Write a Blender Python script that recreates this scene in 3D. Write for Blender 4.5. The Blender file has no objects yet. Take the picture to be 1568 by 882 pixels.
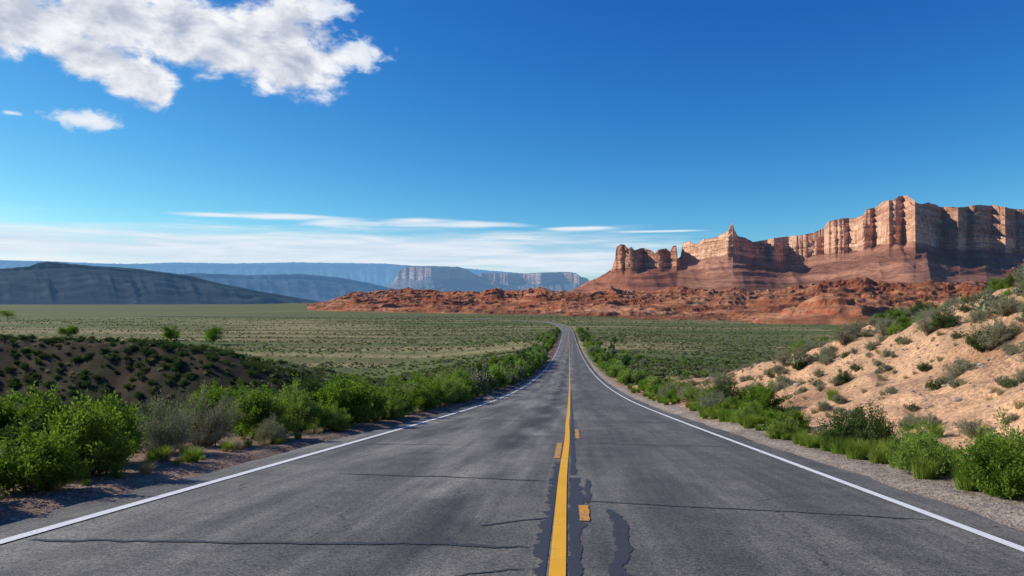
import bpy, math, random
import numpy as np
from mathutils import Vector
random.seed(7); rng=np.random.default_rng(7)
scene=bpy.context.scene
Z0=30.0
TH=math.radians(5.03); F=1045.0
SUN_AZ=math.radians(-80); SUN_EL=math.radians(31)

# ---------------------------------------------------------------- noise
def _h(ix,iy,seed):
    n=(ix*374761393+iy*668265263+seed*974711)&0x7fffffff
    n=((n^(n>>13))*1274126177)&0x7fffffff
    return ((n^(n>>16))&0xffff)/65535.0
def vnoise(x,y,seed=0):
    x=np.asarray(x,float); y=np.asarray(y,float)
    xi=np.floor(x).astype(np.int64); yi=np.floor(y).astype(np.int64)
    fx=x-xi; fy=y-yi
    fx=fx*fx*fx*(fx*(fx*6-15)+10); fy=fy*fy*fy*(fy*(fy*6-15)+10)
    a=_h(xi,yi,seed); b=_h(xi+1,yi,seed); c=_h(xi,yi+1,seed); d=_h(xi+1,yi+1,seed)
    return (a*(1-fx)+b*fx)*(1-fy)+(c*(1-fx)+d*fx)*fy
def fbm(x,y,o=4,seed=0,rough=.5):
    s=0;a=1;t=0
    for i in range(o):
        s=s+a*vnoise(x*2**i+17.3*i,y*2**i-9.1*i,seed+i); t+=a; a*=rough
    return s/t
def ridged(x,y,o=4,seed=0,rough=.5):
    s=0;a=1;t=0
    for i in range(o):
        s=s+a*(1-np.abs(2*vnoise(x*2**i+11.3*i,y*2**i-5.1*i,seed+i)-1)); t+=a; a*=rough
    return s/t
def sst(a,b,x):
    t=np.clip((x-a)/(b-a),0,1); return t*t*(3-2*t)

# ---------------------------------------------------------------- terrain
RY=np.array([0,34,70,139,299,522,800,1500,40000.])
RZ=np.array([-1.32,-5.4,-9.0,-14,-21.4,-26.5,-28,-29,-29.])
RS=np.array([-.12,-.115,-.088,-.058,-.033,-.012,-.003,0,0])
def R(y):
    y=np.asarray(y,float)
    i=np.clip(np.searchsorted(RY,y,side='right')-1,0,len(RY)-2)
    h=RY[i+1]-RY[i]; t=np.clip((y-RY[i])/h,0,1)
    v=(2*t**3-3*t**2+1)*RZ[i]+(t**3-2*t**2+t)*h*RS[i]+(-2*t**3+3*t**2)*RZ[i+1]+(t**3-t**2)*h*RS[i+1]
    return np.where(y<0,-1.32-.12*y,v)
def cen(y):
    y=np.clip(y,0,620)
    return -0.43-2.6*(y/522)**1.4
def G(x,y,noise=True):
    """ground height, relative to eye level"""
    x=np.asarray(x,float); y=np.asarray(y,float)
    dx=x-cen(y); r=R(y)
    dist=np.hypot(x,y)
    V=np.interp(dist,[0,100,300,800,1500,40000],[-22,-24.5,-27,-28,-29,-29])
    V=V+(fbm(x/90,y/90,3,5)-.5)*2.2*np.clip(1-dist/700,0,1)
    V=np.minimum(V,r-.3+0*V)
    wl=sst(8.5,75,-dx); wr=sst(26,130,dx)
    w=np.where(dx<0,wl,wr)
    z=r*(1-w)+V*w
    A=np.interp(y,[-30,0,26,34,42,49,65,88],[5,5.5,4.8,4.3,3.8,2.8,1.1,0])
    n1=fbm(x/5,y/5,4,21)-.5
    hill=A*(sst(5.0,18,dx+n1*3))*(1-.3*sst(24,60,dx))
    z=z+hill
    xc=x*math.cos(TH)+y*math.sin(TH); yc=-x*math.sin(TH)+y*math.cos(TH)
    zc=np.interp(xc,[-200,-110,-56,-37,-30,-25,-19,-10,0],[-4.3,-3.9,-4.2,-4.6,-5.7,-7.2,-9.3,-14,-20])
    dcr=np.interp(xc,[-110,-56,-37,-19],[82,74,71,64])+(fbm(x/14,y/14,3,31)-.5)*4
    s=yc-dcr
    zr=np.where(s<0,np.maximum(zc+s*.72,zc-8+s*.08),zc-s*.16)-.5*np.exp(-(s/2.5)**2)
    zr=np.where(yc<30,-60,zr)
    k=.8
    z=z+ (np.log1p(np.exp(np.clip((zr-z)/k,-30,30)))*k)*sst(6,14,-dx)
    if noise:
        off=sst(5.6,9,np.abs(dx))
        z=z+off*(fbm(x/2.2,y/2.2,4,3)-.5)*np.clip(.45+dist*.004,0,1.0)
        z=z+off*(hill>0.3)*((ridged(x/3.2,y/3.2,3,8)-.6)*.5+(ridged(x/.9,y/.9,3,18)-.6)*.2)
        z=z+(1-off)*(fbm(x/.35,y/.35,3,4)-.5)*.05*sst(4.7,5.2,np.abs(dx))
    inroad=1-sst(4.75,5.05+dist*.004,np.abs(dx)-0.0)
    z=z-np.where(y<650,inroad*(.05+dist*.0010),0)
    return z

def mesh_obj(name,V,Fc,mats=(),smooth=True,col=None,parent=None,attrs=None,matidx=None,link=True):
    me=bpy.data.meshes.new(name)
    V=np.asarray(V,np.float32); Fc=np.asarray(Fc,np.int32)
    nf,k=Fc.shape
    me.vertices.add(len(V)); me.vertices.foreach_set('co',V.ravel())
    me.loops.add(nf*k); me.loops.foreach_set('vertex_index',Fc.ravel())
    me.polygons.add(nf); me.polygons.foreach_set('loop_start',np.arange(0,nf*k,k,dtype=np.int32))
    me.polygons.foreach_set('loop_total',np.full(nf,k,np.int32))
    if matidx is not None: me.polygons.foreach_set('material_index',np.asarray(matidx,np.int32))
    me.polygons.foreach_set('use_smooth',np.full(nf,smooth))
    me.update(calc_edges=True)
    if col is not None:
        a=me.color_attributes.new('Col','FLOAT_COLOR','POINT')
        c=np.ones((len(V),4),np.float32); c[:,:3]=col; a.data.foreach_set('color',c.ravel())
    for n,v in (attrs or {}).items():
        a=me.attributes.new(n,'FLOAT','POINT'); a.data.foreach_set('value',np.asarray(v,np.float32))
    for m in mats: me.materials.append(m)
    ob=bpy.data.objects.new(name,me)
    if link: scene.collection.objects.link(ob)
    if parent: ob.parent=parent
    return ob
def grid_faces(nr,nc,flip=False):
    i=np.arange(nr-1)[:,None]*nc+np.arange(nc-1)[None,:]
    f=np.stack([i,i+1,i+nc+1,i+nc],-1).reshape(-1,4)
    return f[:,::-1] if flip else f

# ---------------------------------------------------------------- shader helpers
class NT:
    def __init__(s,tree): s.t=tree; tree.nodes.clear()
    def n(s,typ,**kw):
        nd=s.t.nodes.new(typ)
        for k,v in kw.items():
            if k=='ins':
                for kk,vv in v.items():
                    if isinstance(vv,bpy.types.NodeSocket): s.t.links.new(vv,nd.inputs[kk])
                    else: nd.inputs[kk].default_value=vv
            else: setattr(nd,k,v)
        return nd
    def m(s,op,a,b=None,c=None,clamp=False):
        nd=s.n('ShaderNodeMath',operation=op,use_clamp=clamp)
        for i,v in enumerate((a,b,c)):
            if v is None: continue
            if isinstance(v,bpy.types.NodeSocket): s.t.links.new(v,nd.inputs[i])
            else: nd.inputs[i].default_value=v
        return nd.outputs[0]
    def v(s,op,a,b=None,out=0):
        nd=s.n('ShaderNodeVectorMath',operation=op)
        for i,v in enumerate((a,b)):
            if v is None: continue
            if isinstance(v,bpy.types.NodeSocket): s.t.links.new(v,nd.inputs[i])
            else: nd.inputs[i].default_value=v
        return nd.outputs[out]
    def mix(s,f,a,b,bt='MIX'):
        nd=s.n('ShaderNodeMix',data_type='RGBA',blend_type=bt)
        for i,v in ((0,f),(6,a),(7,b)):
            if isinstance(v,bpy.types.NodeSocket): s.t.links.new(v,nd.inputs[i])
            else: nd.inputs[i].default_value=(v if i==0 else (tuple(v)+(1,) if len(v)==3 else v))
        return nd.outputs[2]
    def noise(s,vec,scale,detail=4,rough=.5,dist=0,out=0):
        nd=s.n('ShaderNodeTexNoise',ins={'Scale':scale,'Detail':detail,'Roughness':rough,'Distortion':dist})
        s.t.links.new(vec,nd.inputs['Vector']); return nd.outputs[out]
    def rng(s,v,a,b,c=0.,d=1.,smooth=True):
        nd=s.n('ShaderNodeMapRange',interpolation_type='SMOOTHSTEP' if smooth else 'LINEAR')
        s.t.links.new(v,nd.inputs[0])
        for i,x in zip((1,2,3,4),(a,b,c,d)): nd.inputs[i].default_value=x
        return nd.outputs[0]
    def scalev(s,vec,sc): return s.v('MULTIPLY',vec,sc)
def new_mat(name):
    m=bpy.data.materials.new(name); m.use_nodes=True; return m,NT(m.node_tree)
def finish(N,col,rough=.9,bump=None,bs=.3,bd=.05,spec=.2,haze=None):
    p=N.n('ShaderNodeBsdfPrincipled')
    N.t.links.new(col,p.inputs['Base Color'])
    if isinstance(rough,bpy.types.NodeSocket): N.t.links.new(rough,p.inputs['Roughness'])
    else: p.inputs['Roughness'].default_value=rough
    p.inputs['Specular IOR Level'].default_value=spec
    if bump is not None:
        b=N.n('ShaderNodeBump',ins={'Strength':bs,'Distance':bd}); N.t.links.new(bump,b.inputs['Height'])
        N.t.links.new(b.outputs[0],p.inputs['Normal'])
    o=N.n('ShaderNodeOutputMaterial'); sh=p.outputs[0]
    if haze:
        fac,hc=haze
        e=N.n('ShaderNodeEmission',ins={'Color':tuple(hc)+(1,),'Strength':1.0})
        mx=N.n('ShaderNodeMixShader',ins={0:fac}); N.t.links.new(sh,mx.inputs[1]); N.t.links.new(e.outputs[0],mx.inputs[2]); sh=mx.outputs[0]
    N.t.links.new(sh,o.inputs[0])

# ---- materials
def mat_ground():
    m,N=new_mat('ground_soil')
    pos=N.n('ShaderNodeNewGeometry').outputs['Position']
    col=N.n('ShaderNodeAttribute',attribute_name='Col').outputs['Color']
    veg=N.n('ShaderNodeAttribute',attribute_name='veg').outputs['Fac']
    n1=N.noise(pos,.6,4,.65); n2=N.noise(pos,11,5,.7)
    c=N.mix(1.,col,N.mix(N.rng(n1,.3,.7),(.72,.72,.74),(1.22,1.18,1.12)),'MULTIPLY')
    c=N.mix(1.,c,N.mix(N.rng(n2,.3,.7),(.52,.52,.53),(1.42,1.42,1.40)),'MULTIPLY')
    vo=N.n('ShaderNodeTexVoronoi',feature='F1'); vo.inputs['Scale'].default_value=.75; N.t.links.new(pos,vo.inputs['Vector'])
    spk=N.rng(vo.outputs['Distance'],.2,.5,1,0)
    fac=N.m('MULTIPLY',N.m('MULTIPLY',spk,veg),N.rng(n1,.3,.6,.4,.8))
    c=N.mix(fac,c,N.mix(vo.outputs['Color'],(.05,.07,.024),(.11,.13,.05)))
    finish(N,c,.95,n2,.7,.06,.1); return m
def mat_asphalt():
    m,N=new_mat('worn_asphalt')
    pos=N.n('ShaderNodeNewGeometry').outputs['Position']
    sx=N.n('ShaderNodeSeparateXYZ'); N.t.links.new(pos,sx.inputs[0]); X=sx.outputs[0]
    n_m=N.noise(pos,1.6,5,.6)
    st=N.noise(N.scalev(pos,(1.1,.09,1)),1.,4,.55,.3)
    st2=N.noise(N.scalev(pos,(7,.22,1)),1.,3,.6,.2)
    c=N.mix(N.rng(st,.33,.68),(.112,.107,.097),(.250,.233,.200))
    c=N.mix(N.rng(X,-.2,.5),c,N.mix(.6,c,(.098,.094,.088)))
    c=N.mix(1.,c,N.mix(N.rng(st2,.35,.65),(.87,.87,.88),(1.11,1.11,1.10)),'MULTIPLY')
    c=N.mix(1.,c,N.mix(N.rng(n_m,.3,.7),(.82,.82,.84),(1.15,1.14,1.11)),'MULTIPLY')
    wob=N.m('MULTIPLY',N.m('SUBTRACT',N.noise(N.scalev(pos,(0,.12,0)),1,2),.5),1.2); XW=N.m('ADD',X,wob)
    def track(x0,w): return N.rng(N.m('ABSOLUTE',N.m('SUBTRACT',XW,x0)),0,w,1,0)
    t=N.m('MAXIMUM',track(-1.1,.75),N.m('MULTIPLY',track(-3.2,.5),.5)); t=N.m('MAXIMUM',t,N.m('MULTIPLY',track(1.0,.5),.4))
    t=N.m('MULTIPLY',t,N.rng(N.noise(N.scalev(pos,(.7,.22,1)),1,4,.65),.36,.56))
    c=N.mix(N.m('MULTIPLY',t,.85),c,(.042,.043,.046))
    vo=N.n('ShaderNodeTexVoronoi'); vo.inputs['Scale'].default_value=75; N.t.links.new(pos,vo.inputs['Vector'])
    vs=N.n('ShaderNodeSeparateColor'); N.t.links.new(vo.outputs['Color'],vs.inputs[0])
    c=N.mix(1.,c,N.mix(N.rng(vs.outputs[0],.05,.98,smooth=False),(.5,.5,.52),(1.5,1.48,1.44)),'MULTIPLY')
    wv=N.v('ADD',pos,N.v('MULTIPLY',N.noise(pos,1.5,3,.6,out=1),(.9,.9,0)))
    vc=N.n('ShaderNodeTexVoronoi',feature='DISTANCE_TO_EDGE'); vc.inputs['Scale'].default_value=.33; N.t.links.new(wv,vc.inputs['Vector'])
    ck=N.m('MULTIPLY',N.rng(vc.outputs[0],.0,.006,1,0),N.rng(n_m,.5,.58))
    c=N.mix(N.m('MULTIPLY',ck,.75),c,(.02,.02,.02))
    finish(N,c,.82,vo.outputs['Distance'],.3,.012,.3); return m
def mat_paint(name,c1,wear):
    m,N=new_mat(name)
    pos=N.n('ShaderNodeNewGeometry').outputs['Position']
    a=N.noise(pos,28,5,.7); b=N.noise(pos,3,3,.6)
    w=N.rng(N.m('ADD',a,N.m('MULTIPLY',b,.35)),wear,wear+.13)
    c=N.mix(w,c1,(.16,.155,.15))
    c=N.mix(1.,c,N.mix(b,(.8,.8,.8),(1.1,1.1,1.1)),'MULTIPLY')
    finish(N,c,.7,a,.3,.01,.3); return m
def mat_tar(name='tar_seal'):
    m,N=new_mat(name); pos=N.n('ShaderNodeNewGeometry').outputs['Position']
    n=N.noise(pos,20,5,.7)
    c=N.mix(n,(.022,.023,.026),(.075,.075,.078))
    finish(N,c,.6,n,.3,.01,.3); return m
def mat_rock(name,c_cl,c_cl2,c_ta,c_ta2,haze=0.,hc=(.35,.5,.75),strata=28.,green=.3,sc=1.,bs=.6,bd=4.,vs=1.,up0=.5,up1=.72,gcol=(.075,.085,.045)):
    m,N=new_mat(name)
    g=N.n('ShaderNodeNewGeometry'); pos=g.outputs['Position']
    nz=N.n('ShaderNodeSeparateXYZ'); N.t.links.new(g.outputs['Normal'],nz.inputs[0])
    tint=N.n('ShaderNodeAttribute',attribute_name='Col').outputs['Color']
    tal=N.n('ShaderNodeAttribute',attribute_name='talus').outputs['Fac']
    med=N.noise(pos,.03*sc,5,.65); fin=N.noise(pos,.2*sc,4,.7)
    vert=N.noise(N.scalev(pos,(.05*sc,.05*sc,.005*sc)),1,5,.7,.3)
    sv=N.v('ADD',N.scalev(pos,(.0015*sc,.0015*sc,1./strata)),N.v('MULTIPLY',N.noise(pos,.004*sc,2,out=1),(0,0,1.2)))
    st=N.noise(sv,1.,5,.75)
    cl=N.mix(N.m('MULTIPLY',N.rng(vert,.32,.66),vs),c_cl,c_cl2)
    cl=N.mix(1.,cl,N.mix(N.rng(st,.35,.65),(.70,.60,.55),(1.18,1.2,1.2)),'MULTIPLY')
    ta=N.mix(N.rng(med,.3,.7),c_ta,c_ta2)
    ta=N.mix(1.,ta,N.mix(N.rng(st,.40,.60),(.64,.55,.51),(1.28,1.25,1.2)),'MULTIPLY')
    gr=N.m('MULTIPLY',N.rng(fin,.5,.6),green)
    ta=N.mix(gr,ta,gcol)
    up=N.m('MAXIMUM',N.rng(nz.outputs[2],up0,up1),tal)
    c=N.mix(up,cl,ta)
    c=N.mix(1.,c,N.mix(N.rng(fin,.3,.7),(.78,.78,.78),(1.22,1.22,1.22)),'MULTIPLY')
    c=N.mix(1.,c,tint,'MULTIPLY')
    bh=N.m('ADD',N.m('MULTIPLY',N.m('MULTIPLY',vert,vs),N.m('SUBTRACT',1.,up)),N.m('MULTIPLY',N.m('ADD',med,fin),.6))
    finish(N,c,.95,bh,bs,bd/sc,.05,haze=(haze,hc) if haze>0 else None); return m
def mat_leaf(name,dark,light,yellow,tr=.25):
    m,N=new_mat(name)
    lv=N.n('ShaderNodeAttribute',attribute_name='lv').outputs['Fac']
    oi=N.n('ShaderNodeObjectInfo').outputs['Random']
    c=N.mix(lv,dark,light)
    c=N.mix(N.m('MULTIPLY',N.rng(oi,.2,1.),.6),c,yellow)
    d=N.n('ShaderNodeBsdfDiffuse'); N.t.links.new(c,d.inputs['Color'])
    t=N.n('ShaderNodeBsdfTranslucent'); N.t.links.new(N.mix(1.,c,(1.2,1.3,.7),'MULTIPLY'),t.inputs[0])
    mx=N.n('ShaderNodeMixShader',ins={0:tr}); N.t.links.new(d.outputs[0],mx.inputs[1]); N.t.links.new(t.outputs[0],mx.inputs[2])
    o=N.n('ShaderNodeOutputMaterial'); N.t.links.new(mx.outputs[0],o.inputs[0]); return m
def mat_simple(name,a,b,sc=5):
    m,N=new_mat(name); pos=N.n('ShaderNodeTexCoord').outputs['Object']
    n=N.noise(pos,sc,4,.65); finish(N,N.mix(N.rng(n,.3,.7),a,b),.9,n,.5,.03,.1); return m

M_ground=mat_ground(); M_asph=mat_asphalt(); M_tar=mat_tar()
M_white=mat_paint('white_road_paint',(.80,.80,.77),.78); M_yel=mat_paint('yellow_road_paint',(.88,.44,.02),.78)
M_yel2=mat_paint('old_yellow_paint',(.75,.33,.03),.64)
M_lgreen=mat_leaf('green_leaves',(.065,.125,.018),(.20,.31,.045),(.22,.28,.055),.4)
M_llight=mat_leaf('light_green_leaves',(.12,.20,.035),(.28,.39,.09),(.27,.33,.09),.35)
M_ldark=mat_leaf('dark_green_leaves',(.04,.075,.022),(.10,.15,.045),(.09,.13,.05),.25)
M_lsage=mat_leaf('sage_leaves',(.17,.175,.115),(.34,.34,.23),(.32,.29,.19),.2)
M_lplain=mat_leaf('plain_shrub_leaves',(.08,.10,.038),(.17,.185,.08),(.21,.195,.095),.15)
M_grass=mat_leaf('grass_blades',(.14,.24,.03),(.26,.36,.06),(.3,.32,.08),.3)
M_dry=mat_leaf('dry_grass_blades',(.30,.24,.12),(.48,.40,.24),(.4,.33,.2),.2)
M_wood=mat_simple('woody_stems',(.12,.09,.065),(.22,.18,.14),12)
M_stone=mat_simple('pebble_stone',(.28,.20,.15),(.45,.36,.29),9)

# ---------------------------------------------------------------- ground sheet
az=np.radians(np.concatenate([np.arange(-180,-52,4.),np.arange(-52,52,.16),np.arange(52,180.1,4.)]))
rr=[.4]
while rr[-1]<40000: rr.append(rr[-1]*1.0135+.004)
rr=np.array(rr)
A_,R_=np.meshgrid(az,rr)
gx=R_*np.sin(A_); gy=-7+R_*np.cos(A_)
gz=G(gx,gy)
dx=gx-cen(gy); dist=np.hypot(gx,gy)
def C3(c): return np.array(c)[None,None,:]
def lerp3(a,b,w): return a*(1-w[...,None])+b*w[...,None]
n_b=fbm(gx/120,gy/22,4,40); n_c=fbm(gx/420,gy/70,4,50); n_d=fbm(gx/6,gy/6,4,60)
plain=lerp3(C3((.165,.16,.062)),C3((.33,.27,.13)),sst(.50,.66,n_b))
plain=lerp3(plain,C3((.10,.14,.042)),sst(.47,.61,n_c)*.85)
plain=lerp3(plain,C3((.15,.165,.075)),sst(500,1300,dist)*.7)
plain=lerp3(plain,C3((.17,.19,.12)),sst(1200,5000,dist)*.8)  # aerial haze blended into the far plain's colour
col=plain
nearleft_shade=C3((.052,.038,.023))  # soil colour darkened to stand in for shade on the left hill
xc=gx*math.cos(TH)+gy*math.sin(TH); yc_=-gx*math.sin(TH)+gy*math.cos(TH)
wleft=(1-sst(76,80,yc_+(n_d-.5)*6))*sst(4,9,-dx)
col=lerp3(col,lerp3(nearleft_shade+0*plain,C3((.045,.042,.022)),sst(.45,.6,n_d)),wleft)
sand=lerp3(C3((.55,.335,.20))+0*plain,C3((.38,.215,.125)),sst(.40,.60,n_d))
wr_=sst(4.9,5.8,dx+(n_d-.5)*1.2)*(1-sst(70,125,gy))*(1-sst(50,110,dx))
col=lerp3(col,sand,wr_)
grav=C3((.31,.265,.22))+0*plain
wg=(1-sst(5.0,6.1,dx+(n_d-.5)))*sst(0,1,dx)
col=lerp3(col,grav,wg*(1-sst(200,500,gy)))
dirt=lerp3(C3((.37,.225,.145))+0*plain,C3((.25,.175,.125)),sst(.4,.6,n_d))
wd=(1-sst(6.0,9,-dx))*sst(0,1,-dx)
col=lerp3(col,dirt,wd*(1-sst(200,500,gy)))
veg=sst(60,160,dist)*(1-wr_)*(1-(np.abs(dx)<7))
nr,nc=gx.shape
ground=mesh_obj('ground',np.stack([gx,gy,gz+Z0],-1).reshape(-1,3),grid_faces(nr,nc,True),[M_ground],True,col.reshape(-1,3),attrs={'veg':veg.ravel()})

# ---------------------------------------------------------------- road
ys=[-14.]
while ys[-1]<520: ys.append(ys[-1]+max(.12,.12+.01*max(0,ys[-1])))
ys=np.array(ys); px_=cen(ys); path=np.stack([px_,ys],1)
ctrl=np.array([[cen(500.),500.],[path[-1,0],path[-1,1]],[-7.5,620],[-20,720],[-58,805],[-130,865],[-240,905],[-420,945],[-650,970],[-900,985]])
far=[]
for i in range(1,len(ctrl)-2):
    p0,p1,p2,p3=ctrl[i-1:i+3]
    for t in np.linspace(0,1,24,endpoint=False)[(1 if i==1 else 0):]:
        far.append(.5*((2*p1)+(-p0+p2)*t+(2*p0-5*p1+4*p2-p3)*t*t+(-p0+3*p1-3*p2+p3)*t**3))
path=np.vstack([path,np.array(far)])
tan=np.gradient(path,axis=0); tan/=np.linalg.norm(tan,axis=1)[:,None]
nrm=np.stack([tan[:,1],-tan[:,0]],1)
pz=R(path[:,1]); zf=G(path[:,0],path[:,1],False)+.5
wfar=sst(520,680,path[:,1]); pz=pz*(1-wfar)+np.maximum(zf,-40)*wfar
slen=path[:,1].copy()
def strip(name,offs,dz,y0,y1,mat,parent,skirt=False,wob=None):
    idx=np.where((slen>=y0)&(slen<=y1))[0] if y1<5000 else np.arange(len(path))
    rows=[]
    for o_i,o in enumerate(offs):
        off=np.full(len(idx),float(o)) if np.isscalar(o) else o(slen[idx])
        if wob is not None: off=off+wob(slen[idx],o_i)
        p=path[idx]+nrm[idx]*off[:,None]
        rows.append(np.column_stack([p,pz[idx]+dz+Z0]))
    if skirt:
        a=rows[0].copy(); a[:,2]-=.25; a[:,0]-=.03; b=rows[-1].copy(); b[:,2]-=.25; b[:,0]+=.03
        rows=[a]+rows+[b]
    V=np.stack(rows,1); nr,nc=V.shape[:2]
    return mesh_obj(name,V.reshape(-1,3),grid_faces(nr,nc),[mat],not skirt,parent=parent)
road=bpy.data.objects.new('road',None); scene.collection.objects.link(road)
def edgew(y,i):
    if i==0: return (fbm(y/1.3,y*0,4,70)-.5)*.28
    if i==6: return (fbm(y/1.3,y*0+9,4,71)-.5)*.28
    return 0*y
strip('asphalt',[-4.55,-3,-1.5,0,1.5,3,4.55],0,-20,9999,M_asph,road,True,edgew)
strip('left_edge_line',[-4.09,-3.97],.008,-20,9999,M_white,road)
strip('right_edge_line',[3.97,4.08],.008,-20,9999,M_white,road)
strip('center_line',[lambda y:.265+.012*np.sin(y*.5)*(y<30),lambda y:.38+.012*np.sin(y*.5)*(y<30)],.008,-20,9999,M_yel,road)
def patch(name,pts_fn,y0,y1,dz,mat,n=60):
    yy=np.linspace(y0,y1,n); l,r=pts_fn(yy)
    c=np.interp(yy,path[:len(ys),1],path[:len(ys),0]); z=np.interp(yy,path[:len(ys),1],pz[:len(ys)])
    V=np.stack([np.column_stack([c+l,yy,z+dz+Z0]),np.column_stack([c+r,yy,z+dz+Z0])],1)
    return mesh_obj(name,V.reshape(-1,3),grid_faces(n,2),[mat],parent=road)
def nz1(y,s,seed): return fbm(np.asarray(y)/s,np.asarray(y)*0+seed,5,seed,.65)-.5
def blotch(c,w,a,seed,s=.3):
    def f(y):
        t=np.linspace(0,1,len(y)); env=np.sqrt(np.clip(np.sin(math.pi*t)*3,0,1))
        m=c+nz1(y,1.2,seed)*a; hw=w*env*(.6+1.0*(nz1(y,s,seed+3)+.5))
        return m-hw/2,m+hw/2
    return f
patch('tar_strip_center',lambda y:(.40+nz1(y,.25,3)*.08,.53+nz1(y,.3,5)*.16+.03*np.sin(y)),1.5,9.3,.004,M_tar,300)
patch('tar_strip_center_far',lambda y:(.41+nz1(y,.25,3)*.05,.50+nz1(y,.6,6)*.10),9.6,60,.004,M_tar,300)
patch('tar_strip_left',lambda y:(.17+nz1(y,.2,9)*.2,.25+0*y),3.6,11.,.004,M_tar,300)
patch('tar_blotch',blotch(.80,.12,.35,12,.18),3.0,7.1,.004,M_tar,240)
patch('tar_blotch_b',blotch(.62,.06,.15,14),7.4,9.2,.004,M_tar,60)
patch('old_dash_a',lambda y:(.50+nz1(y,.1,2)*.03,.60+nz1(y,.1,8)*.03),6.45,7.25,.0085,M_yel2,60)
patch('old_dash_b',lambda y:(.13+nz1(y,.3,2)*.03,.24+nz1(y,.1,8)*.03),11.6,14.4,.0085,M_yel2,60)
patch('old_dash_c',lambda y:(.52+nz1(y,.3,2)*.03,.62+nz1(y,.1,8)*.03),15.6,18.6,.0085,M_yel2,60)
def crack(name,x0,x1,y0,y1,w,seed,rough=.25):
    n=int(abs(x1-x0)*40)+8; xx=np.linspace(x0,x1,n); t=np.linspace(0,1,n)
    yy=y0+(y1-y0)*t+nz1(xx,.8,seed)*rough+nz1(xx,.15,seed+2)*.05
    hw=w*(.35+.9*(nz1(xx,.4,seed+5)+.5))*np.sqrt(np.clip(np.sin(math.pi*t)*4,0.02,1))
    V=[]
    for s in (-1,1):
        y=yy+s*hw/2; c=cen(y); z=np.interp(y,path[:len(ys),1],pz[:len(ys)])
        V.append(np.column_stack([c+xx,y,z+.0055+Z0]))
    V=np.stack(V,0)
    mesh_obj(name,V.reshape(-1,3),grid_faces(2,n),[M_tar],parent=road)
crack('crack_a',-3.9,.1,5.1,5.42,.07,3); crack('crack_b',-2.8,.2,9.2,9.0,.05,4)
crack('crack_c',.55,3.9,7.55,7.0,.05,5,.15); crack('crack_d',-.4,.2,6.1,6.6,.06,6)
crack('crack_e',-4.5,-2.0,13.3,13.6,.05,7); crack('crack_f',.5,3.7,14.5,14.2,.05,8)
crack('crack_g',-4,3.8,22,22.3,.08,9); crack('crack_h',-3.8,.2,31,31.2,.1,10); crack('crack_i',.4,4,37,37.2,.12,11)
crack('crack_j',-1.0,0.1,4.15,4.75,.03,12,.3)

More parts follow.
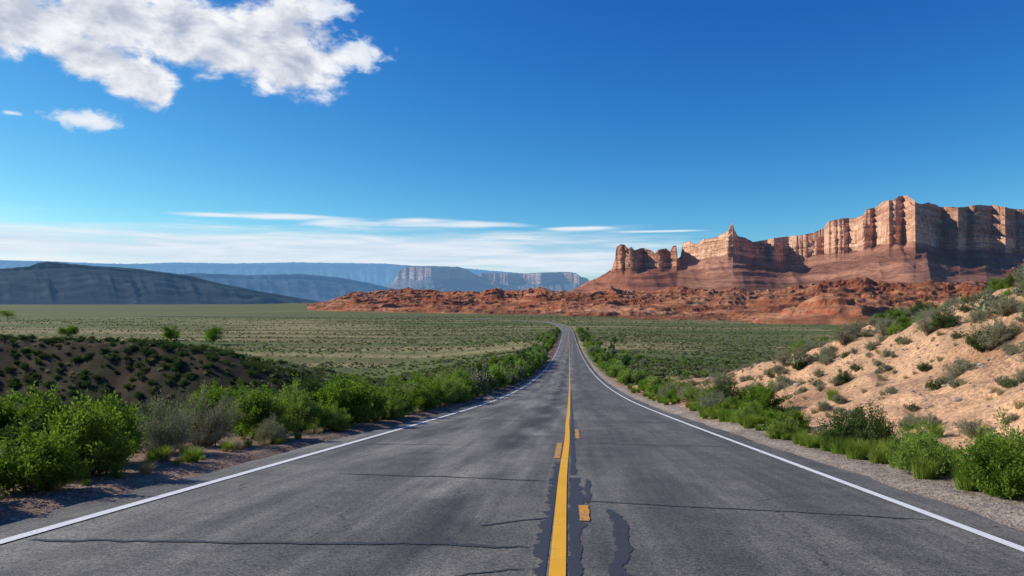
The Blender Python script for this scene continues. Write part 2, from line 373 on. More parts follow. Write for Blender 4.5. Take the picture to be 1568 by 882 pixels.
# ---------------------------------------------------------------- rock formations (surveyed by bearing / distance)
def bearing_xy(px,d):
    u=(px-784)/F
    return (-math.sin(TH)+math.cos(TH)*u)*d,(math.cos(TH)+math.sin(TH)*u)*d
def mesa(name,mat,px0,px1,step,dist_t,top_t,ctop_t,cbot_t,foot_t,footd_t,capd,amp=1.,jag=1.5,tint=None,seed=0,nt=40,nk=50,ncap=24,set_=.18,smooth=False,tg=1.):
    px=np.arange(px0,px1+.01,step)
    I=lambda t:np.interp(px,[a for a,b in t],[b for a,b in t])
    dc=I(dist_t); s=px/F*dc.mean()
    kw=int(90/step)*2+1; ker=np.hanning(kw+2)[1:-1]; ker/=ker.sum()
    dsm=np.convolve(np.pad(dc,kw//2,mode='edge'),ker,'valid')
    jn=(fbm(s/50,s*0,5,seed+1,.7)-.5)*jag*3
    yt=I(top_t)+jn
    yct=np.maximum(I(ctop_t)+jn,yt); ycb=I(cbot_t)+(fbm(s/120,s*0,3,seed+2)-.5)*10*min(1,amp)
    yf=I(foot_t); df=dsm-I(footd_t)
    bil=lambda w,o,k:np.abs(2*fbm(s/w,s*0+k,o,seed+k)-1)
    but=(bil(230,1,5)-.4)*110+(bil(95,2,6)-.25)*90+(bil(38,2,7)-.25)*45
    but*=amp
    ztt=(455-ycb)/F*dc; zct=(455-yct)/F*dc; zf=(455-yf)/F*df
    D=[];Zs=[];TL=[]
    for t in np.linspace(0,1,nt,endpoint=False):
        d=df+(dsm-df)*t+(dc-but*.9-dsm)*t**4
        z=zf+(ztt-zf)*(t**.95)
        g=(ridged(s/110+t*.5,s*0+t*.8,2,seed+9,.4)-.5)*30*amp*tg*math.sin(math.pi*t)
        kk=(z/34+.7*fbm(s/200,s*0,2,seed+11)); lay=(sst(.6,.8,kk-np.floor(kk))-(kk-np.floor(kk)))*12*min(amp,1)*tg*math.sin(math.pi*t)
        D.append(d); Zs.append(z+g+lay); TL.append(np.full_like(z,1-sst(.95,1,t)*.5))
    H=zct-ztt
    for t in np.linspace(0,1,nk):
        z=ztt+H*t
        led=sst(.3,.36,np.full_like(z,t)+(fbm(s/150,s*0,2,seed+13)-.5)*.3)*16+sst(.66,.72,np.full_like(z,t)+(fbm(s/120,s*0,2,seed+14)-.5)*.3)*26
        d=dc-but*(.9-.3*t)+set_*H*t*.5+led*amp+(fbm(s/16,z/20,4,seed+15)-.5)*14*amp+(fbm(s/300,z/7,3,seed+16)-.5)*12*amp
        D.append(d); Zs.append(z); TL.append(z*0)
    dl=D[-1]
    for t in np.linspace(0,1,ncap+1)[1:]:
        d=dl+capd*t
        zt=(455-yt)/F*(dl+capd)
        k=t*3.5+.6*(fbm(s/160,s*0+t,2,seed+18)-.5); fr=k-np.floor(k)
        tt=np.clip((np.floor(k)+sst(.66,.80,fr))/3.5,0,1)
        z=zct+(zt-zct)*(.8*tt+.2*t)+(ridged(s/80,s*0+t*3,3,seed+17,.4)-.6)*.10*np.maximum(zt-zct,0)*math.sin(math.pi*t)*2
        D.append(d);Zs.append(z); TL.append(z*0+.25)
    D.append(D[-1]+900);Zs.append(Zs[-1]-20); D.append(D[-1]+900);Zs.append(Zs[-1]-250)
    TL+= [TL[-1],TL[-1]]
    D=np.array(D);Zs=np.array(Zs); u=(px[None,:]-784)/F
    X=(-math.sin(TH)+math.cos(TH)*u)*D; Y=(math.cos(TH)+math.sin(TH)*u)*D
    nr,nc=D.shape
    tc=np.ones((nr,nc,3))
    if tint is not None:
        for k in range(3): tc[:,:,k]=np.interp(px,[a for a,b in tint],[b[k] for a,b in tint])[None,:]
    return mesh_obj(name,np.stack([X,Y,Zs+Z0],-1).reshape(-1,3),grid_faces(nr,nc),[mat],smooth,tc.reshape(-1,3),attrs={'talus':np.array(TL).ravel()})
M_mesa=mat_rock('red_sandstone',(.40,.20,.12),(.74,.48,.32),(.24,.105,.068),(.35,.175,.12),.04,(.28,.40,.66),30,.4)
TOP=[(868,450),(900,432),(925,420),(937,412),(941,400),(944,379),(950,374),(957,375),(962,381),(967,379),(972,384),(985,380),(998,384),(1003,389),(1008,382),(1020,380),(1026,386),(1030,377),(1036,376),(1038,396),(1042,392),(1046,371),(1056,369),(1066,374),(1078,367),(1098,362),(1110,358),(1116,352),(1119,344),(1122,341),(1125,352),(1130,360),(1140,364),(1152,370),(1175,366),(1200,361),(1240,356),(1262,349),(1268,339),(1290,334),(1312,333),(1322,328),(1328,318),(1345,313),(1352,306),(1368,303),(1376,297),(1390,295),(1396,302),(1404,309),(1425,311),(1440,314),(1500,309),(1530,310),(1568,314),(1700,300),(2050,290)]
CT=[t for t in TOP if t[0]<=1140]+[(1152,374),(1175,376),(1200,375),(1240,367),(1262,357),(1268,348),(1290,344),(1312,342),(1326,341),(1340,338),(1362,333),(1385,328),(1400,334),(1440,348),(1500,354),(1568,366),(2050,368)]
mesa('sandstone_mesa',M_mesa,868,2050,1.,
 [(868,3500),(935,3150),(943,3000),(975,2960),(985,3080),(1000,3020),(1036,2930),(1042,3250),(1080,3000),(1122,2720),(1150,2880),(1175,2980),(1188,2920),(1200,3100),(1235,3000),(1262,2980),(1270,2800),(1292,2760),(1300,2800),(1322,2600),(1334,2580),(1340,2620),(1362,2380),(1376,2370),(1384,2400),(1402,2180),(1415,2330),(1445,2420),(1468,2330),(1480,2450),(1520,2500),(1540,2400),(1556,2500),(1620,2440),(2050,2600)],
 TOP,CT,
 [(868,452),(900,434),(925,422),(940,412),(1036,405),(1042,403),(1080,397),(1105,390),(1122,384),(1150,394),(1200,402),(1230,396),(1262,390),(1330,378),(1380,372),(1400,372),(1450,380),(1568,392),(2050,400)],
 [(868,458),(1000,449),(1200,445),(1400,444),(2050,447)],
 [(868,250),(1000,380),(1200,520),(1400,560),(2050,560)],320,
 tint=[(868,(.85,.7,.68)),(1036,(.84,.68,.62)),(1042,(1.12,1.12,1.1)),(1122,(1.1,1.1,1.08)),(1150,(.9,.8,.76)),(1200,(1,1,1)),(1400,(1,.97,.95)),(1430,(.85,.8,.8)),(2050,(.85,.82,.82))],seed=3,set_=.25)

def badlands(name,mat):
    px=np.arange(470,2100,1.3)
    I=lambda a,b:np.interp(px,a,b)
    R0=I([470,560,800,1000,1200,1568,2100],[1500,1330,1080,800,690,600,560])
    ytop=I([470,500,540,600,700,800,860,900,1000,1100,1200,1300,1400,1568,2100],[468,462,449,445,447,449,445,444,446,444,440,437,436,438,438])
    ytop=ytop-(fbm(px/55,px*0,4,93,.6)-.5)*16*sst(480,560,px)
    dep=I([470,900,1300,2100],[700,1100,1250,1300])
    D=[];Zs=[]
    n=300
    for t in np.linspace(0,1,n):
        d=R0+dep*t**1.2
        u=(px-784)/F; X=(-math.sin(TH)+math.cos(TH)*u)*d; Y=(math.cos(TH)+math.sin(TH)*u)*d
        zt=(455-ytop)/F*(R0+dep*.8); zb=-30.
        h=sst(-.05,.72,t+(fbm(X/160,Y/160,3,81)-.5)*.5)
        rg=ridged(X/190,Y/190,5,83,.5)
        h=h*(.2+1.1*rg**1.2)
        k=h*7+1.4*(fbm(X/55,Y/55,4,85)-.5); fr=k-np.floor(k)
        hs=(np.floor(k)+sst(.62,.84,fr)*.68+.32*fr)/7
        e=sst(0,.05,t*np.ones_like(px)+(fbm(X/60,Y/60,3,88)-.5)*.04)
        z=zb+((zt-zb)*np.clip(hs,0,1.06))*e-5*(1-e)
        z=z+((fbm(X/16,Y/16,4,87)-.5)*6+(ridged(X/50,Y/50,3,89)-.5)*7)*sst(0,.15,t*np.ones_like(px))
        D.append(d);Zs.append(z)
    D=np.array(D);Zs=np.array(Zs);u=(px[None,:]-784)/F
    X=(-math.sin(TH)+math.cos(TH)*u)*D; Y=(math.cos(TH)+math.sin(TH)*u)*D
    q=fbm(X/260,Y/120,4,95)
    tc=np.ones(D.shape+(3,))*(1-sst(.45,.62,q)[...,None])+np.array((1.15,1.35,1.5))*sst(.45,.62,q)[...,None]
    return mesh_obj(name,np.stack([X,Y,Zs+Z0],-1).reshape(-1,3),grid_faces(*D.shape),[mat],False,tc.reshape(-1,3))
M_bad=mat_rock('red_badland_rock',(.20,.048,.024),(.34,.11,.052),(.30,.09,.044),(.42,.185,.095),.015,(.28,.40,.66),11,.55,1.8,bd=3.,gcol=(.10,.10,.05))
badlands('red_rock_hills',M_bad)

M_f1=mat_rock('shaded_hazy_butte_rock',(.03,.04,.05),(.05,.06,.06),(.02,.032,.035),(.06,.07,.065),.48,(.05,.12,.23),60,.0,.5,bs=.3,vs=.2)  # butte's shade put into the near-black rock colour, haze added as emission
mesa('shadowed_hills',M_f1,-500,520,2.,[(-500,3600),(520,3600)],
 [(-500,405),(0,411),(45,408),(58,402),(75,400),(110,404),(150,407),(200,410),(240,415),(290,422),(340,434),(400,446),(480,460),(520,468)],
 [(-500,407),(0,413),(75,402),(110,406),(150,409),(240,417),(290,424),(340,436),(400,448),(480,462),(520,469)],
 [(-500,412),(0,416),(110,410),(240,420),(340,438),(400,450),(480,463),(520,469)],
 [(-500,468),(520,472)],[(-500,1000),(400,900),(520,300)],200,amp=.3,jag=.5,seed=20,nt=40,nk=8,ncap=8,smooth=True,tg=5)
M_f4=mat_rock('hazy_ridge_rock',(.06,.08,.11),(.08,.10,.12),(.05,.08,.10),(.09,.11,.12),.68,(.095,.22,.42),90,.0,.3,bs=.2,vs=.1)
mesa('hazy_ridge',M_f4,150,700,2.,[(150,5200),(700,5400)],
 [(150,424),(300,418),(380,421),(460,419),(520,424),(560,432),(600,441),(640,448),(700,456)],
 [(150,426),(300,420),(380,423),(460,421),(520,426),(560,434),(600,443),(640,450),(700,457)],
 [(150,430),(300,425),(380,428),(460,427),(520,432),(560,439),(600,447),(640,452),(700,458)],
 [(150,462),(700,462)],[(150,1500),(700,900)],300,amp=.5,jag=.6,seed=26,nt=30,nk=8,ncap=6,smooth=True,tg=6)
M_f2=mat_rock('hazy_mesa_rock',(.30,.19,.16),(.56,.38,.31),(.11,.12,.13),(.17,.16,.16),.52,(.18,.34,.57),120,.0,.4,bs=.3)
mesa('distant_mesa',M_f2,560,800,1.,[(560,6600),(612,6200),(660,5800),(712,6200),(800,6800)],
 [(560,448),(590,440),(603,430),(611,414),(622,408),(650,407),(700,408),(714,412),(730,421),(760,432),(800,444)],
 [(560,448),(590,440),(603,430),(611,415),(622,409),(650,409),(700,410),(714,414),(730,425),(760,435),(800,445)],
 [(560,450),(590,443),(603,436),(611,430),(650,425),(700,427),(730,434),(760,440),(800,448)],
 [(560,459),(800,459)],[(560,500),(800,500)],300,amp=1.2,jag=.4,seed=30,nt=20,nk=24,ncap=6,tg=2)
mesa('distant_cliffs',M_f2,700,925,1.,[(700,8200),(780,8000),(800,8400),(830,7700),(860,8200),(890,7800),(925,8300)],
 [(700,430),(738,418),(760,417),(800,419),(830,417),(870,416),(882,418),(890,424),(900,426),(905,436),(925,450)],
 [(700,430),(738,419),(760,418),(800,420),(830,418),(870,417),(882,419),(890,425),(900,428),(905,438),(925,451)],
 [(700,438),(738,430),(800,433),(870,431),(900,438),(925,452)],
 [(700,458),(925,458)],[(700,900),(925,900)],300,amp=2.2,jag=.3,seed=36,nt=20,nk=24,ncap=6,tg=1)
M_f3=mat_rock('hazy_blue_plateau_rock',(.12,.15,.19),(.16,.19,.23),(.11,.15,.19),(.14,.18,.22),.82,(.16,.36,.63),200,.0,.2,bs=.1,vs=.1)  # distance haze put into the bluish base colour and emission
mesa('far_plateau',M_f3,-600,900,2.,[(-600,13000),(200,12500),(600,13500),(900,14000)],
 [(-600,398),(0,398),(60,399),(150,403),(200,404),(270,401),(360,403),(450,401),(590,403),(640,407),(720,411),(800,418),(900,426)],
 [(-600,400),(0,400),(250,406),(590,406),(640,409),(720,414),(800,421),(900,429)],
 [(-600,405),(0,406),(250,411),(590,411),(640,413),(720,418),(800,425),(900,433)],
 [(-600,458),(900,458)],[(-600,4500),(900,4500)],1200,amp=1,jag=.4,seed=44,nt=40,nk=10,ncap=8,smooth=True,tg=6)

# ---------------------------------------------------------------- vegetation templates
def bush_mesh(name,seed,Rb,H,nstem,nleaf,ll,lw,mat,up=.5,spread=.16,twig=True):
    r=np.random.default_rng(seed)
    a=r.uniform(0,2*np.pi,nstem); p=np.arccos(1-r.uniform(0,1,nstem)*.96)
    rad=r.uniform(.74,1.08,nstem)*(.92+.12*np.sin(a*2+seed)+.10*np.sin(a*5+seed*2))
    tip=np.stack([Rb*np.sin(p)*np.cos(a)*rad,Rb*np.sin(p)*np.sin(a)*rad,.04+H*np.cos(p)**.75*rad],1)
    base=np.stack([.12*Rb*r.normal(size=nstem),.12*Rb*r.normal(size=nstem),np.zeros(nstem)],1)
    si=r.integers(0,nstem,nleaf); t=.22+.78*r.uniform(0,1,nleaf)**.5
    pos=base[si]+(tip[si]-base[si])*t[:,None]
    nsub=nstem*9; sd=r.normal(size=(nsub,3)); sd[:,2]=np.abs(sd[:,2])*.8+up; sd/=np.linalg.norm(sd,axis=1)[:,None]
    sub=si*9+r.integers(0,9,nleaf); sl=r.uniform(0,1,nleaf)
    pos=pos+sd[sub]*(sl*spread*Rb*1.5)[:,None]+r.normal(size=(nleaf,3))*spread*Rb*.28
    pos[:,2]=np.abs(pos[:,2])+.01
    d=sd[sub]*.8+r.normal(size=(nleaf,3))*.55; d[:,2]+=up*.4; d/=np.linalg.norm(d,axis=1)[:,None]
    q=r.normal(size=(nleaf,3)); s=np.cross(d,q); s/=np.linalg.norm(s,axis=1)[:,None]
    L=ll*r.uniform(.6,1.3,nleaf)[:,None]; W=lw*r.uniform(.7,1.3,nleaf)[:,None]
    V=np.stack([pos,pos+d*L*.5+s*W*.5,pos+d*L,pos+d*L*.5-s*W*.5],1).reshape(-1,3)
    Fc=np.arange(nleaf*4).reshape(-1,4)
    lv=np.repeat(np.clip(r.uniform(0,1,nstem)[si]*.6+r.uniform(0,.4,nleaf),0,1),4)
    mi=np.zeros(nleaf,int)
    if twig:
        qv=[];qf=[];o=len(V)
        for i in range(nstem):
            b=base[i];e=b+(tip[i]-b)*.85;w=.011*Rb+.004
            for ax in ((1,0,0),(0,1,0)):
                ax=np.array(ax)*w; k=o+len(qv)
                qv+=[b-ax,b+ax,e+ax*.3,e-ax*.3]; qf.append([k,k+1,k+2,k+3])
        V=np.vstack([V,np.array(qv)]); Fc=np.vstack([Fc,np.array(qf)]); mi=np.concatenate([mi,np.ones(len(qf),int)]); lv=np.concatenate([lv,np.zeros(len(qv))])
    return mesh_obj(name,V,Fc,[mat,M_wood],False,attrs={'lv':lv},matidx=mi,link=False)
def tuft(name,seed,Rb,H,n,w,mat):
    r=np.random.default_rng(seed)
    a=r.uniform(0,2*np.pi,n); rb=Rb*.45*np.sqrt(r.uniform(0,1,n)); b=np.stack([rb*np.cos(a),rb*np.sin(a),np.zeros(n)],1)
    a2=a+r.normal(size=n)*.7; lean=r.uniform(.1,1.,n)*Rb*.9; h=H*r.uniform(.5,1.,n)
    e=b+np.stack([lean*np.cos(a2),lean*np.sin(a2),h],1); mdl=b+np.stack([lean*np.cos(a2)*.3,lean*np.sin(a2)*.3,h*.62],1)
    s=np.stack([-np.sin(a2),np.cos(a2),0*a2],1)*w
    V=np.stack([b-s*.5,b+s*.5,mdl+s*.4,mdl-s*.4,e+s*.08,e-s*.08],1).reshape(-1,3)
    i=np.arange(n)[:,None]*6; Fc=np.concatenate([i+np.array([[0,1,2,3]]),i+np.array([[3,2,4,5]])])
    return mesh_obj(name,V,Fc,[mat],False,attrs={'lv':np.repeat(r.uniform(0,1,n),6)},link=False)
greens=[bush_mesh('green_bush_leaves',s,.62,.92,60,10000,.055,.026,M_lgreen,.5,.14) for s in (1,2,3,4)]
lights=[bush_mesh('light_bush_leaves',s,.62,.8,80,10000,.06,.015,M_llight,.9,.12) for s in (15,16)]
darks=[bush_mesh('dark_bush_leaves',s,.62,.8,60,9000,.045,.02,M_ldark,.5,.13) for s in (5,6)]
sages=[bush_mesh('sagebrush_leaves',s,.6,.78,70,9000,.045,.012,M_lsage,.8,.12) for s in (7,8,9)]
midg=[bush_mesh('brush_leaves',s,.62,.92,30,1600,.11,.06,m,.5,.15) for s,m in ((17,M_lgreen),(18,M_llight),(19,M_ldark),(20,M_lsage),(25,M_lgreen))]
lows=[bush_mesh('low_shrub_leaves',s,.6,.6,26,700,.12,.06,m,.5) for s,m in ((11,M_lsage),(12,M_lplain),(13,M_ldark),(14,M_lplain))]
hills_=[bush_mesh('hill_shrub_leaves',s,.6,.6,26,700,.12,.06,m,.5) for s,m in ((51,M_lplain),(52,M_ldark),(53,M_ldark))]
plains=[bush_mesh('plain_shrub_leaves',s,.7,.6,14,90,.34,.22,m,.5,.2,False) for s,m in ((21,M_lplain),(22,M_lplain),(23,M_lgreen),(24,M_lsage))]
grs=[tuft('grass_tuft',s,.3,.42,420,.008,M_grass) for s in (31,32,33)]
drs=[tuft('dry_tuft',s,.22,.3,160,.008,M_dry) for s in (34,35)]
def stone(seed):
    r=np.random.default_rng(seed); import bmesh
    bm=bmesh.new(); bmesh.ops.create_icosphere(bm,subdivisions=2,radius=.5)
    for v in bm.verts:
        n=fbm(v.co.x*1.7+seed*3+v.co.z,v.co.y*1.7+9+v.co.z*.7,2,seed); v.co*=(.6+.8*float(n)); v.co.z*=.55
    me=bpy.data.meshes.new('stone'); bm.to_mesh(me); bm.free(); me.materials.append(M_stone)
    return bpy.data.objects.new('stone',me)
stones=[stone(s) for s in (41,42,43)]

def coll(name,obs):
    c=bpy.data.collections.new(name)
    for o in obs: c.objects.link(o)
    return c
def scatter(name,P,S,c):
    n=len(P); me=bpy.data.meshes.new(name); me.vertices.add(n); me.vertices.foreach_set('co',np.asarray(P,np.float32).ravel())
    a=me.attributes.new('scl','FLOAT','POINT'); a.data.foreach_set('value',np.asarray(S,np.float32))
    a=me.attributes.new('rz','FLOAT_VECTOR','POINT'); rv=np.zeros((n,3),np.float32); rv[:,2]=rng.uniform(0,6.28,n); a.data.foreach_set('vector',rv.ravel())
    ob=bpy.data.objects.new(name,me); scene.collection.objects.link(ob)
    g=bpy.data.node_groups.new(name+'_scatter','GeometryNodeTree')
    g.interface.new_socket('Geometry',in_out='INPUT',socket_type='NodeSocketGeometry'); g.interface.new_socket('Geometry',in_out='OUTPUT',socket_type='NodeSocketGeometry')
    gi=g.nodes.new('NodeGroupInput'); go=g.nodes.new('NodeGroupOutput')
    ip=g.nodes.new('GeometryNodeInstanceOnPoints'); ci=g.nodes.new('GeometryNodeCollectionInfo')
    ci.inputs['Collection'].default_value=c; ci.inputs['Separate Children'].default_value=True; ci.inputs['Reset Children'].default_value=True
    n1=g.nodes.new('GeometryNodeInputNamedAttribute'); n1.data_type='FLOAT'; n1.inputs['Name'].default_value='scl'
    n2=g.nodes.new('GeometryNodeInputNamedAttribute'); n2.data_type='FLOAT_VECTOR'; n2.inputs['Name'].default_value='rz'
    L=g.links.new
    L(gi.outputs[0],ip.inputs['Points']); L(ci.outputs[0],ip.inputs['Instance']); ip.inputs['Pick Instance'].default_value=True
    L(n2.outputs[0],ip.inputs['Rotation']); L(n1.outputs[0],ip.inputs['Scale']); L(ip.outputs[0],go.inputs[0])
    md=ob.modifiers.new('scatter','NODES'); md.node_group=g; return ob
def on_ground(x,y,dz=0): 
    return np.column_stack([x,y,G(x,y)+Z0+dz])

def place(kind,x,y,h,w=None,sink=.05):
    src,nm,H0,R0={'g':(greens,'green_bush',.92,.62),'l':(lights,'light_green_bush',.8,.62),'d':(darks,'dark_green_bush',.8,.62),'s':(sages,'sagebrush',.78,.6)}[kind]
    if y>45: 
        me=random.choice({'g':[midg[0],midg[4]],'l':[midg[1]],'d':[midg[2]],'s':[midg[3]]}[kind]).data; H0=.92;R0=.62
    else: me=random.choice(src).data
    o=bpy.data.objects.new(nm,me); scene.collection.objects.link(o)
    z=float(G(np.array([x]),np.array([y]))[0])+Z0-sink
    o.location=(x,y,z); o.rotation_euler=(0,0,random.uniform(0,6.28))
    s=h/H0*.9; w=(w or h*1.45)/2/R0*.85
    o.scale=(w,w,s)
for k,x,y,h,w in [('g',-6.6,6.2,1.0,1.5),('g',-6.0,7.2,.78,1.2),('g',-6.3,8.4,1.1,1.5),('g',-6.9,9.6,1.05,1.5),('s',-6.9,11.0,1.0,1.4),('s',-6.9,12.4,1.1,1.5),('g',-5.7,5.9,.45,.9),
  ('g',-6.6,14.0,1.15,1.6),('s',-7.4,15.4,1.1,1.5),('l',-6.9,16.5,1.2,1.8),('g',-6.3,18.2,1.45,2.2),('g',-6.4,20.2,1.4,2.0),('l',-5.9,16.6,.7,1.1),('s',-6.0,13.2,.6,.9),
  ('l',-5.9,21.6,.9,1.4),('g',-6.2,23,1.3,2.0),('s',-6.8,25,1.3,1.9),('g',-6.1,27,1.2,1.9),('g',-7.2,22,1.5,2.0),('d',-7.4,19,1.5,2.),
  ('g',5.1,8.7,.8,1.2),('l',5.8,9.5,.85,1.3),('l',5.05,10.3,.72,1.3),('l',5.5,11.5,.66,1.2),('d',5.3,13.6,.9,1.5),('d',6.1,14.6,.9,1.3),('l',5.0,16.6,.65,1.2),('g',5.4,17.8,.75,1.3),('l',5.2,20.2,.7,1.4),
  ('s',8.6,12.5,.55,.9),('s',11.5,15.5,.7,1.1),('s',10.2,19,.7,1.1),('s',13.2,19.5,.8,1.3),('s',12.,24,.9,1.4),('d',9.2,24,.5,.8),('s',14.5,23,.9,1.4),('g',15.5,26,.8,1.3),('s',9.5,30,.7,1.2),('s',14,32,1.,1.6),('s',15.2,21,1.,1.5),('s',13.6,17.2,.8,1.2),('s',12.4,20.8,.7,1.2)]:
    place(k,x,y,h,w)
yy=28.
while yy<170:
    k=random.choices('glsd',[.42,.28,.14,.16])[0]; h=random.uniform(.9,1.5)*(1+yy/140)
    place(k,-5.4-h*.55-random.uniform(0,1.2),yy,h,h*1.6); yy+=h*random.uniform(.55,1.1)
for i in range(44):
    y=random.uniform(9,70); place(random.choice('gglsd'),-8.5-random.uniform(0,4.5),y,random.uniform(.8,1.4),None)
yy=22.5
while yy<170:
    h=random.uniform(.4,.85)*(1+yy/75)
    place(random.choices('glds',[.3,.45,.12,.13])[0],5.0+h*.4+random.uniform(0,1.)*(1+yy/70),yy,h,h*1.7); yy+=h*random.uniform(.9,2.4)
n=300; y=rng.uniform(130,560,n); sd=np.where(rng.uniform(size=n)<.55,-1,1); x=cen(y)+sd*(7.2+rng.exponential(2.5,n)); S=rng.uniform(1.5,2.8,n)*np.interp(y,[130,560],[1,1.1])
scatter('roadside_brush',on_ground(x,y,-.1),S,coll('roadside_brush_kinds',midg))

c_dr=coll('dry_grass_kinds',drs)
n=110; y=8.5+rng.exponential(14,n); x=cen(y)+5.3+rng.exponential(.5,n)+.1*rng.normal(size=n); S=rng.uniform(.3,.8,n)*(1+y/60)
keep=(x-cen(y)>5.2); scatter('roadside_grass',on_ground(x[keep],y[keep],-.02),S[keep],coll('green_grass_kinds',grs))
n=260; y=5+rng.exponential(20,n); x=cen(y)-5.3-rng.exponential(.9,n); S=rng.uniform(.2,.6,n)*(1+y/60)
scatter('verge_grass',on_ground(x,y,-.02),S,coll('verge_grass_kinds',grs[:1]+drs))
n=2800; y=rng.uniform(3,85,n); x=cen(y)+6.4+rng.uniform(0,28,n); dn=fbm(x/7,y/7,3,91); keep=(rng.uniform(size=n)<np.clip((dn-.36)*4,.06,1)*np.clip((x-6.5)/9,.08,1)*np.interp(y,[30,45],[1,.22]))
x=x[keep];y=y[keep]; scatter('slope_sagebrush',on_ground(x,y,-.06),rng.uniform(.3,1.1,len(x))*np.clip(.6+y/50,.6,1.2),coll('slope_shrub_kinds',sages+lows[:1]+darks[:1]))
n=700; y=rng.uniform(5,60,n); x=cen(y)+7.5+rng.uniform(0,16,n); scatter('slope_small_shrubs',on_ground(x,y,-.03),rng.uniform(.2,.5,n),coll('small_shrub_kinds',sages+lows[:2]))
n=1500; y=rng.uniform(3,70,n); x=cen(y)+6+rng.uniform(0,22,n); scatter('slope_dry_grass',on_ground(x,y,-.02),rng.uniform(.25,.7,n),c_dr)
n=380; y=rng.uniform(12,48,n); x=cen(y)+14+rng.uniform(0,8,n); keep=fbm(x/5,y/5,3,95)>.55; scatter('ridge_green_shrubs',on_ground(x[keep],y[keep],-.05),rng.uniform(.35,.8,keep.sum()),coll('ridge_shrub_kinds',greens[2:]+lights[:1]))
n=9000; x=rng.uniform(-130,-9,n); y=rng.uniform(8,84,n); keep=(np.abs(np.arctan2(x,y))<math.radians(50))&(np.hypot(x,y)>14)
x=x[keep];y=y[keep]; scatter('hillside_shrubs',on_ground(x,y,-.05),rng.uniform(.3,1.0,len(x))**1.1,coll('hill_shrub_kinds',hills_))
n=1500; x=rng.uniform(-110,-8,n); y=rng.uniform(8,84,n); scatter('hillside_dry_grass',on_ground(x,y,-.02),rng.uniform(.6,1.5,n),c_dr)
n=56000
rr_=90*(1050/90)**(rng.uniform(0,1,n)**.62); aa=rng.uniform(math.radians(-46),math.radians(36),n)
x=rr_*np.sin(aa); y=rr_*np.cos(aa); dxx=np.abs(x-np.interp(y,path[:,1],path[:,0]))
dn=fbm(x/110,y/20,4,40); keep=(dxx>9)&(y>90)&(rng.uniform(size=n)<np.clip(1.15-(dn-.35)*4,.06,.9))
x=x[keep];y=y[keep]; S=rng.uniform(.35,1.1,len(x))*np.interp(np.hypot(x,y),[90,1000],[.85,1.2])
scatter('valley_sagebrush',on_ground(x,y,-.1),S,coll('valley_shrub_kinds',plains))
n=7000; y=2+rng.exponential(9,n); sd=rng.uniform(size=n)<.5
x=cen(y)+np.where(sd,4.7+rng.exponential(.45,n),-4.7-rng.exponential(.8,n)); scatter('shoulder_gravel',on_ground(x,y,.0),rng.uniform(.012,.045,n),coll('gravel_kinds',stones))
n=3200; y=rng.uniform(3,60,n); x=cen(y)+6+rng.uniform(0,16,n); scatter('slope_stones',on_ground(x,y,0),.03+.04*rng.exponential(1,n)+y*.001,coll('slope_stone_kinds',stones))
rk=stones[0].copy(); rk.data=stones[0].data.copy(); rk.name='roadside_rock'; scene.collection.objects.link(rk)
rk.scale=(1.2,.7,.55); rk.location=(-5.0,41,float(R(41.))+Z0+.08)

# ---------------------------------------------------------------- trees on the plain
def tree(x,y,h,w,seed):
    r=np.random.default_rng(seed); V=[];Fc=[];mi=[]
    def limb(a,b,r0,r1,seg=6,k=7):
        a=np.array(a,float);b=np.array(b,float);d=(b-a);d/=np.linalg.norm(d)
        u=np.cross(d,[.3,.9,.1]);u/=np.linalg.norm(u);v=np.cross(d,u);o=len(V)
        for i in range(seg+1):
            t=i/seg;c=a+(b-a)*t+r.normal(size=3)*r0*.35*(0<i<seg);rad=r0+(r1-r0)*t
            for j in range(k):
                an=2*math.pi*j/k; V.append(c+(u*math.cos(an)+v*math.sin(an))*rad)
        for i in range(seg):
            for j in range(k):
                Fc.append([o+i*k+j,o+i*k+(j+1)%k,o+(i+1)*k+(j+1)%k,o+(i+1)*k+j]);mi.append(1)
    limb((0,0,-.3),(0,0,h*.45),h*.035,h*.022)
    tips=[]
    for i in range(22):
        an=r.uniform(0,6.28);z0=h*r.uniform(.12,.45);R1=w*.5*r.uniform(.25,.85);z1=h*r.uniform(.25,.9)
        e=(R1*math.cos(an),R1*math.sin(an),z1);limb((0,0,z0),e,h*.015,h*.004,4,5);tips.append(e)
    nb=len(V);tips=np.array(tips);n=6500
    cl=np.vstack([tips+r.normal(size=tips.shape)*w*.06 for _ in range(3)]);ci=r.integers(0,len(cl),n)
    pos=cl[ci]+r.normal(size=(n,3))*np.array([w*.085,w*.085,h*.06]);pos[:,2]=np.clip(pos[:,2],h*.06,None)
    d=r.normal(size=(n,3));d/=np.linalg.norm(d,axis=1)[:,None];s=np.cross(d,r.normal(size=(n,3)));s/=np.linalg.norm(s,axis=1)[:,None]
    L=.5*r.uniform(.6,1.3,n)[:,None]
    lv_=np.stack([pos,pos+d*L*.5+s*L*.3,pos+d*L,pos+d*L*.5-s*L*.3],1).reshape(-1,3)
    V=np.vstack([np.array(V),lv_]);Fc=np.vstack([np.array(Fc),nb+np.arange(n*4).reshape(-1,4)])
    mi=np.concatenate([mi,np.zeros(n,int)]);lv=np.concatenate([np.zeros(nb),np.repeat(r.uniform(0,1,len(cl))[ci]*.7+.1,4)])
    o=mesh_obj('cottonwood_tree',V,Fc,[M_lgreen,M_wood],False,attrs={'lv':lv},matidx=mi)
    o.location=(x,y,float(G(np.array([x]),np.array([y]))[0])+Z0)
for px,d,h,w,sd in [(327,395,10,10.5,1),(263,430,8.5,10,2),(104,480,6.5,12,3),(12,900,11,24,4)]:
    x,y=bearing_xy(px,d); tree(x,y,h,w,sd)

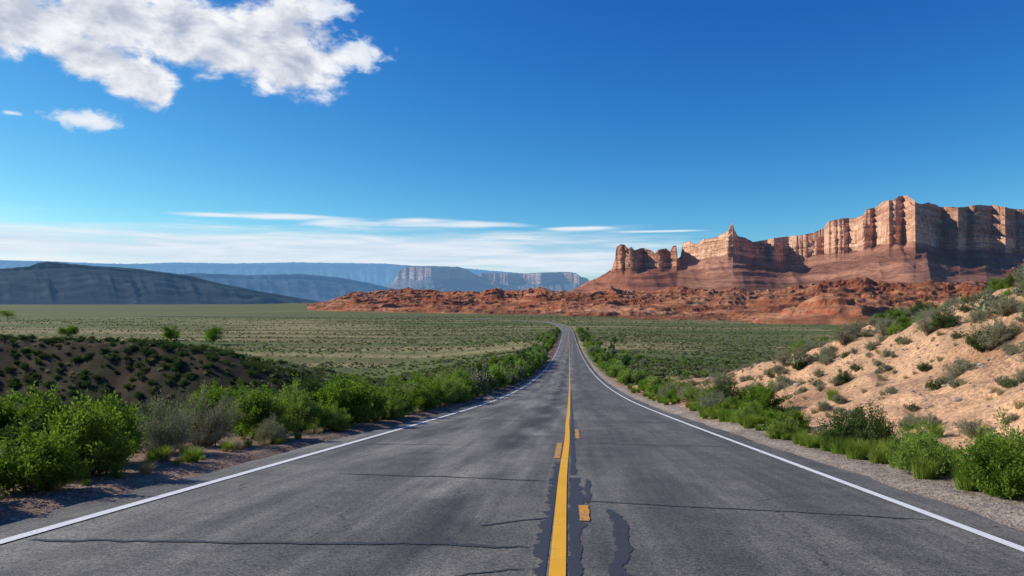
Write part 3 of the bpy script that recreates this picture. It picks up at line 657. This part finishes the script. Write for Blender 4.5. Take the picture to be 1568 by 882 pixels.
# ---------------------------------------------------------------- sky with clouds
world=bpy.data.worlds.new("World"); scene.world=world; world.use_nodes=True
def azel(px,py):
    u=(px-784)/F; v=(455-py)/F
    return math.atan(u)-TH, math.atan(v/math.sqrt(1+u*u))
N=NT(world.node_tree)
tc=N.n('ShaderNodeTexCoord').outputs['Generated']; sp=N.n('ShaderNodeSeparateXYZ'); N.t.links.new(tc,sp.inputs[0])
azn=N.m('ARCTAN2',sp.outputs[0],sp.outputs[1]); eln=N.m('ARCSINE',sp.outputs[2])
cb=N.n('ShaderNodeCombineXYZ'); N.t.links.new(azn,cb.inputs[0]); N.t.links.new(eln,cb.inputs[1]); P=cb.outputs[0]
def field(blobs):
    cur=None
    for (px,py,rx,ry) in blobs:
        a,e=azel(px,py); u=(px-784)/F; ra=rx/F/(1+u*u); re=ry/F/math.sqrt(1+u*u)
        q=N.n('ShaderNodeVectorMath',operation='MULTIPLY_ADD'); N.t.links.new(P,q.inputs[0]); q.inputs[1].default_value=(1/ra,1/re,0); q.inputs[2].default_value=(-a/ra,-e/re,0)
        d=N.v('LENGTH',q.outputs[0],out=1); cur=d if cur is None else N.m('MINIMUM',cur,d)
    return N.m('MAXIMUM',N.m('SUBTRACT',1.,cur),-1.2)
def nz_(nst,sc,det,ro,amp,off=None):
    p=N.scalev(P if off is None else N.v('ADD',P,off),nst)
    return N.m('MULTIPLY',N.m('SUBTRACT',N.noise(p,sc,det,ro,.25),.5),amp)
f1=field([(40,30,140,62),(170,20,130,62),(135,85,90,36),(208,120,64,38),(280,40,110,60),(345,65,105,55),(420,62,112,66),(462,92,82,50)])
f2=field([(132,184,68,17),(14,172,24,5),(545,82,50,26),(572,78,18,16),(497,8,55,20)])
f3=field([(330,329,75,5),(430,333,120,8),(510,340,75,9),(640,338,70,6),(730,344,130,7),(880,350,60,4),(1010,354,90,2.5)])
f4=field([(0,372,360,26),(330,386,420,30),(620,388,360,28),(860,400,200,20)])
nA=nz_((1,1.6,1),15,7,.6,2.0); nB=nz_((1,1.6,1),15,5,.6,2.0,(-.010,.022,0))
d1=N.m('ADD',f1,nA); diff=N.m('SUBTRACT',nA,nB)
d2=N.m('ADD',f2,nz_((1,1.8,1),34,5,.6,2.3)); 
nS=nz_((1,13,1),6,6,.58,2.1)
d3=N.m('ADD',f3,nS); d4=N.m('ADD',f4,nS)
sky=N.n('ShaderNodeTexSky',sky_type='NISHITA',sun_disc=False,sun_elevation=SUN_EL,sun_rotation=SUN_AZ,altitude=1500,air_density=1.0,dust_density=.5,ozone_density=2.0)
# polarised-blue grading of the daylight sky colour
sc_=N.n('ShaderNodeSeparateColor'); N.t.links.new(sky.outputs[0],sc_.inputs[0])
def pw(s,g,k): return N.m('MULTIPLY',N.m('POWER',N.m('MULTIPLY',s,.11),g),k*10)
cc=N.n('ShaderNodeCombineColor'); 
for i,(g,k) in enumerate(((2.0,1.15),(1.36,1.15),(.78,1.04))): N.t.links.new(pw(sc_.outputs[i],g,k),cc.inputs[i])
bg=N.n('ShaderNodeBackground',ins={'Strength':.10}); N.t.links.new(cc.outputs[0],bg.inputs[0])
a1=N.rng(d1,-.08,.42); a2=N.m('MULTIPLY',N.rng(d2,-.1,.6),.9); a3=N.m('MULTIPLY',N.rng(d3,-.1,.9),.9); a4=N.m('MULTIPLY',N.rng(d4,-.75,.7),.95)
lit1=N.m('ADD',N.m('MULTIPLY',N.rng(diff,-.4,.5),.85),N.m('MULTIPLY',N.rng(d1,.2,1.1,1,0),.38),clamp=True)
c1=N.mix(lit1,(.34,.41,.56),(.94,.95,.98)); c2=N.mix(N.rng(d2,.2,1.3),(.72,.80,.90),(.94,.95,.98))
c4=N.mix(N.rng(nS,-.5,.5),(.60,.72,.88),(.86,.90,.95))
def shmix(a,s1,s2):
    mx=N.n('ShaderNodeMixShader'); N.t.links.new(a,mx.inputs[0]); N.t.links.new(s1,mx.inputs[1]); N.t.links.new(s2,mx.inputs[2]); return mx.outputs[0]
def over(sh,a,c):
    b=N.n('ShaderNodeBackground'); b.inputs[1].default_value=1.
    if isinstance(c,tuple): b.inputs[0].default_value=c+(1,)
    else: N.t.links.new(c,b.inputs[0])
    return shmix(a,sh,b.outputs[0])
# the upper cloud bank and the low horizon bank are evaluated only in the sky sector they occupy
low=over(over(bg.outputs[0],a4,c4),a3,(.84,.89,.95))
high=over(over(bg.outputs[0],a2,c2),a1,c1)
sector=N.m('MULTIPLY',N.m('LESS_THAN',N.m('ABSOLUTE',N.m('ADD',azn,.25)),.85),N.m('LESS_THAN',N.m('ABSOLUTE',N.m('SUBTRACT',eln,.22)),.26))
is_hi=N.m('GREATER_THAN',eln,.145)
s_=shmix(sector,bg.outputs[0],shmix(is_hi,low,high))
o=N.n('ShaderNodeOutputWorld'); N.t.links.new(s_,o.inputs[0])

sd=bpy.data.lights.new('sun','SUN'); sd.energy=5.0; sd.angle=math.radians(.5); sd.color=(1,.93,.82)
so=bpy.data.objects.new('sun',sd); scene.collection.objects.link(so)
dv=Vector((math.sin(SUN_AZ)*math.cos(SUN_EL),math.cos(SUN_AZ)*math.cos(SUN_EL),math.sin(SUN_EL)))
so.rotation_euler=dv.to_track_quat('Z','Y').to_euler(); so.location=(-50,20,90)
cd=bpy.data.cameras.new('camera'); cd.lens=24; cd.sensor_width=36; cd.clip_start=.05; cd.clip_end=100000
co=bpy.data.objects.new('camera',cd); scene.collection.objects.link(co)
co.location=(0,0,Z0); co.rotation_euler=(math.radians(90)+math.atan(14/F),0,TH); scene.camera=co
scene.view_settings.view_transform='Standard'; scene.view_settings.look='None'; scene.view_settings.exposure=0
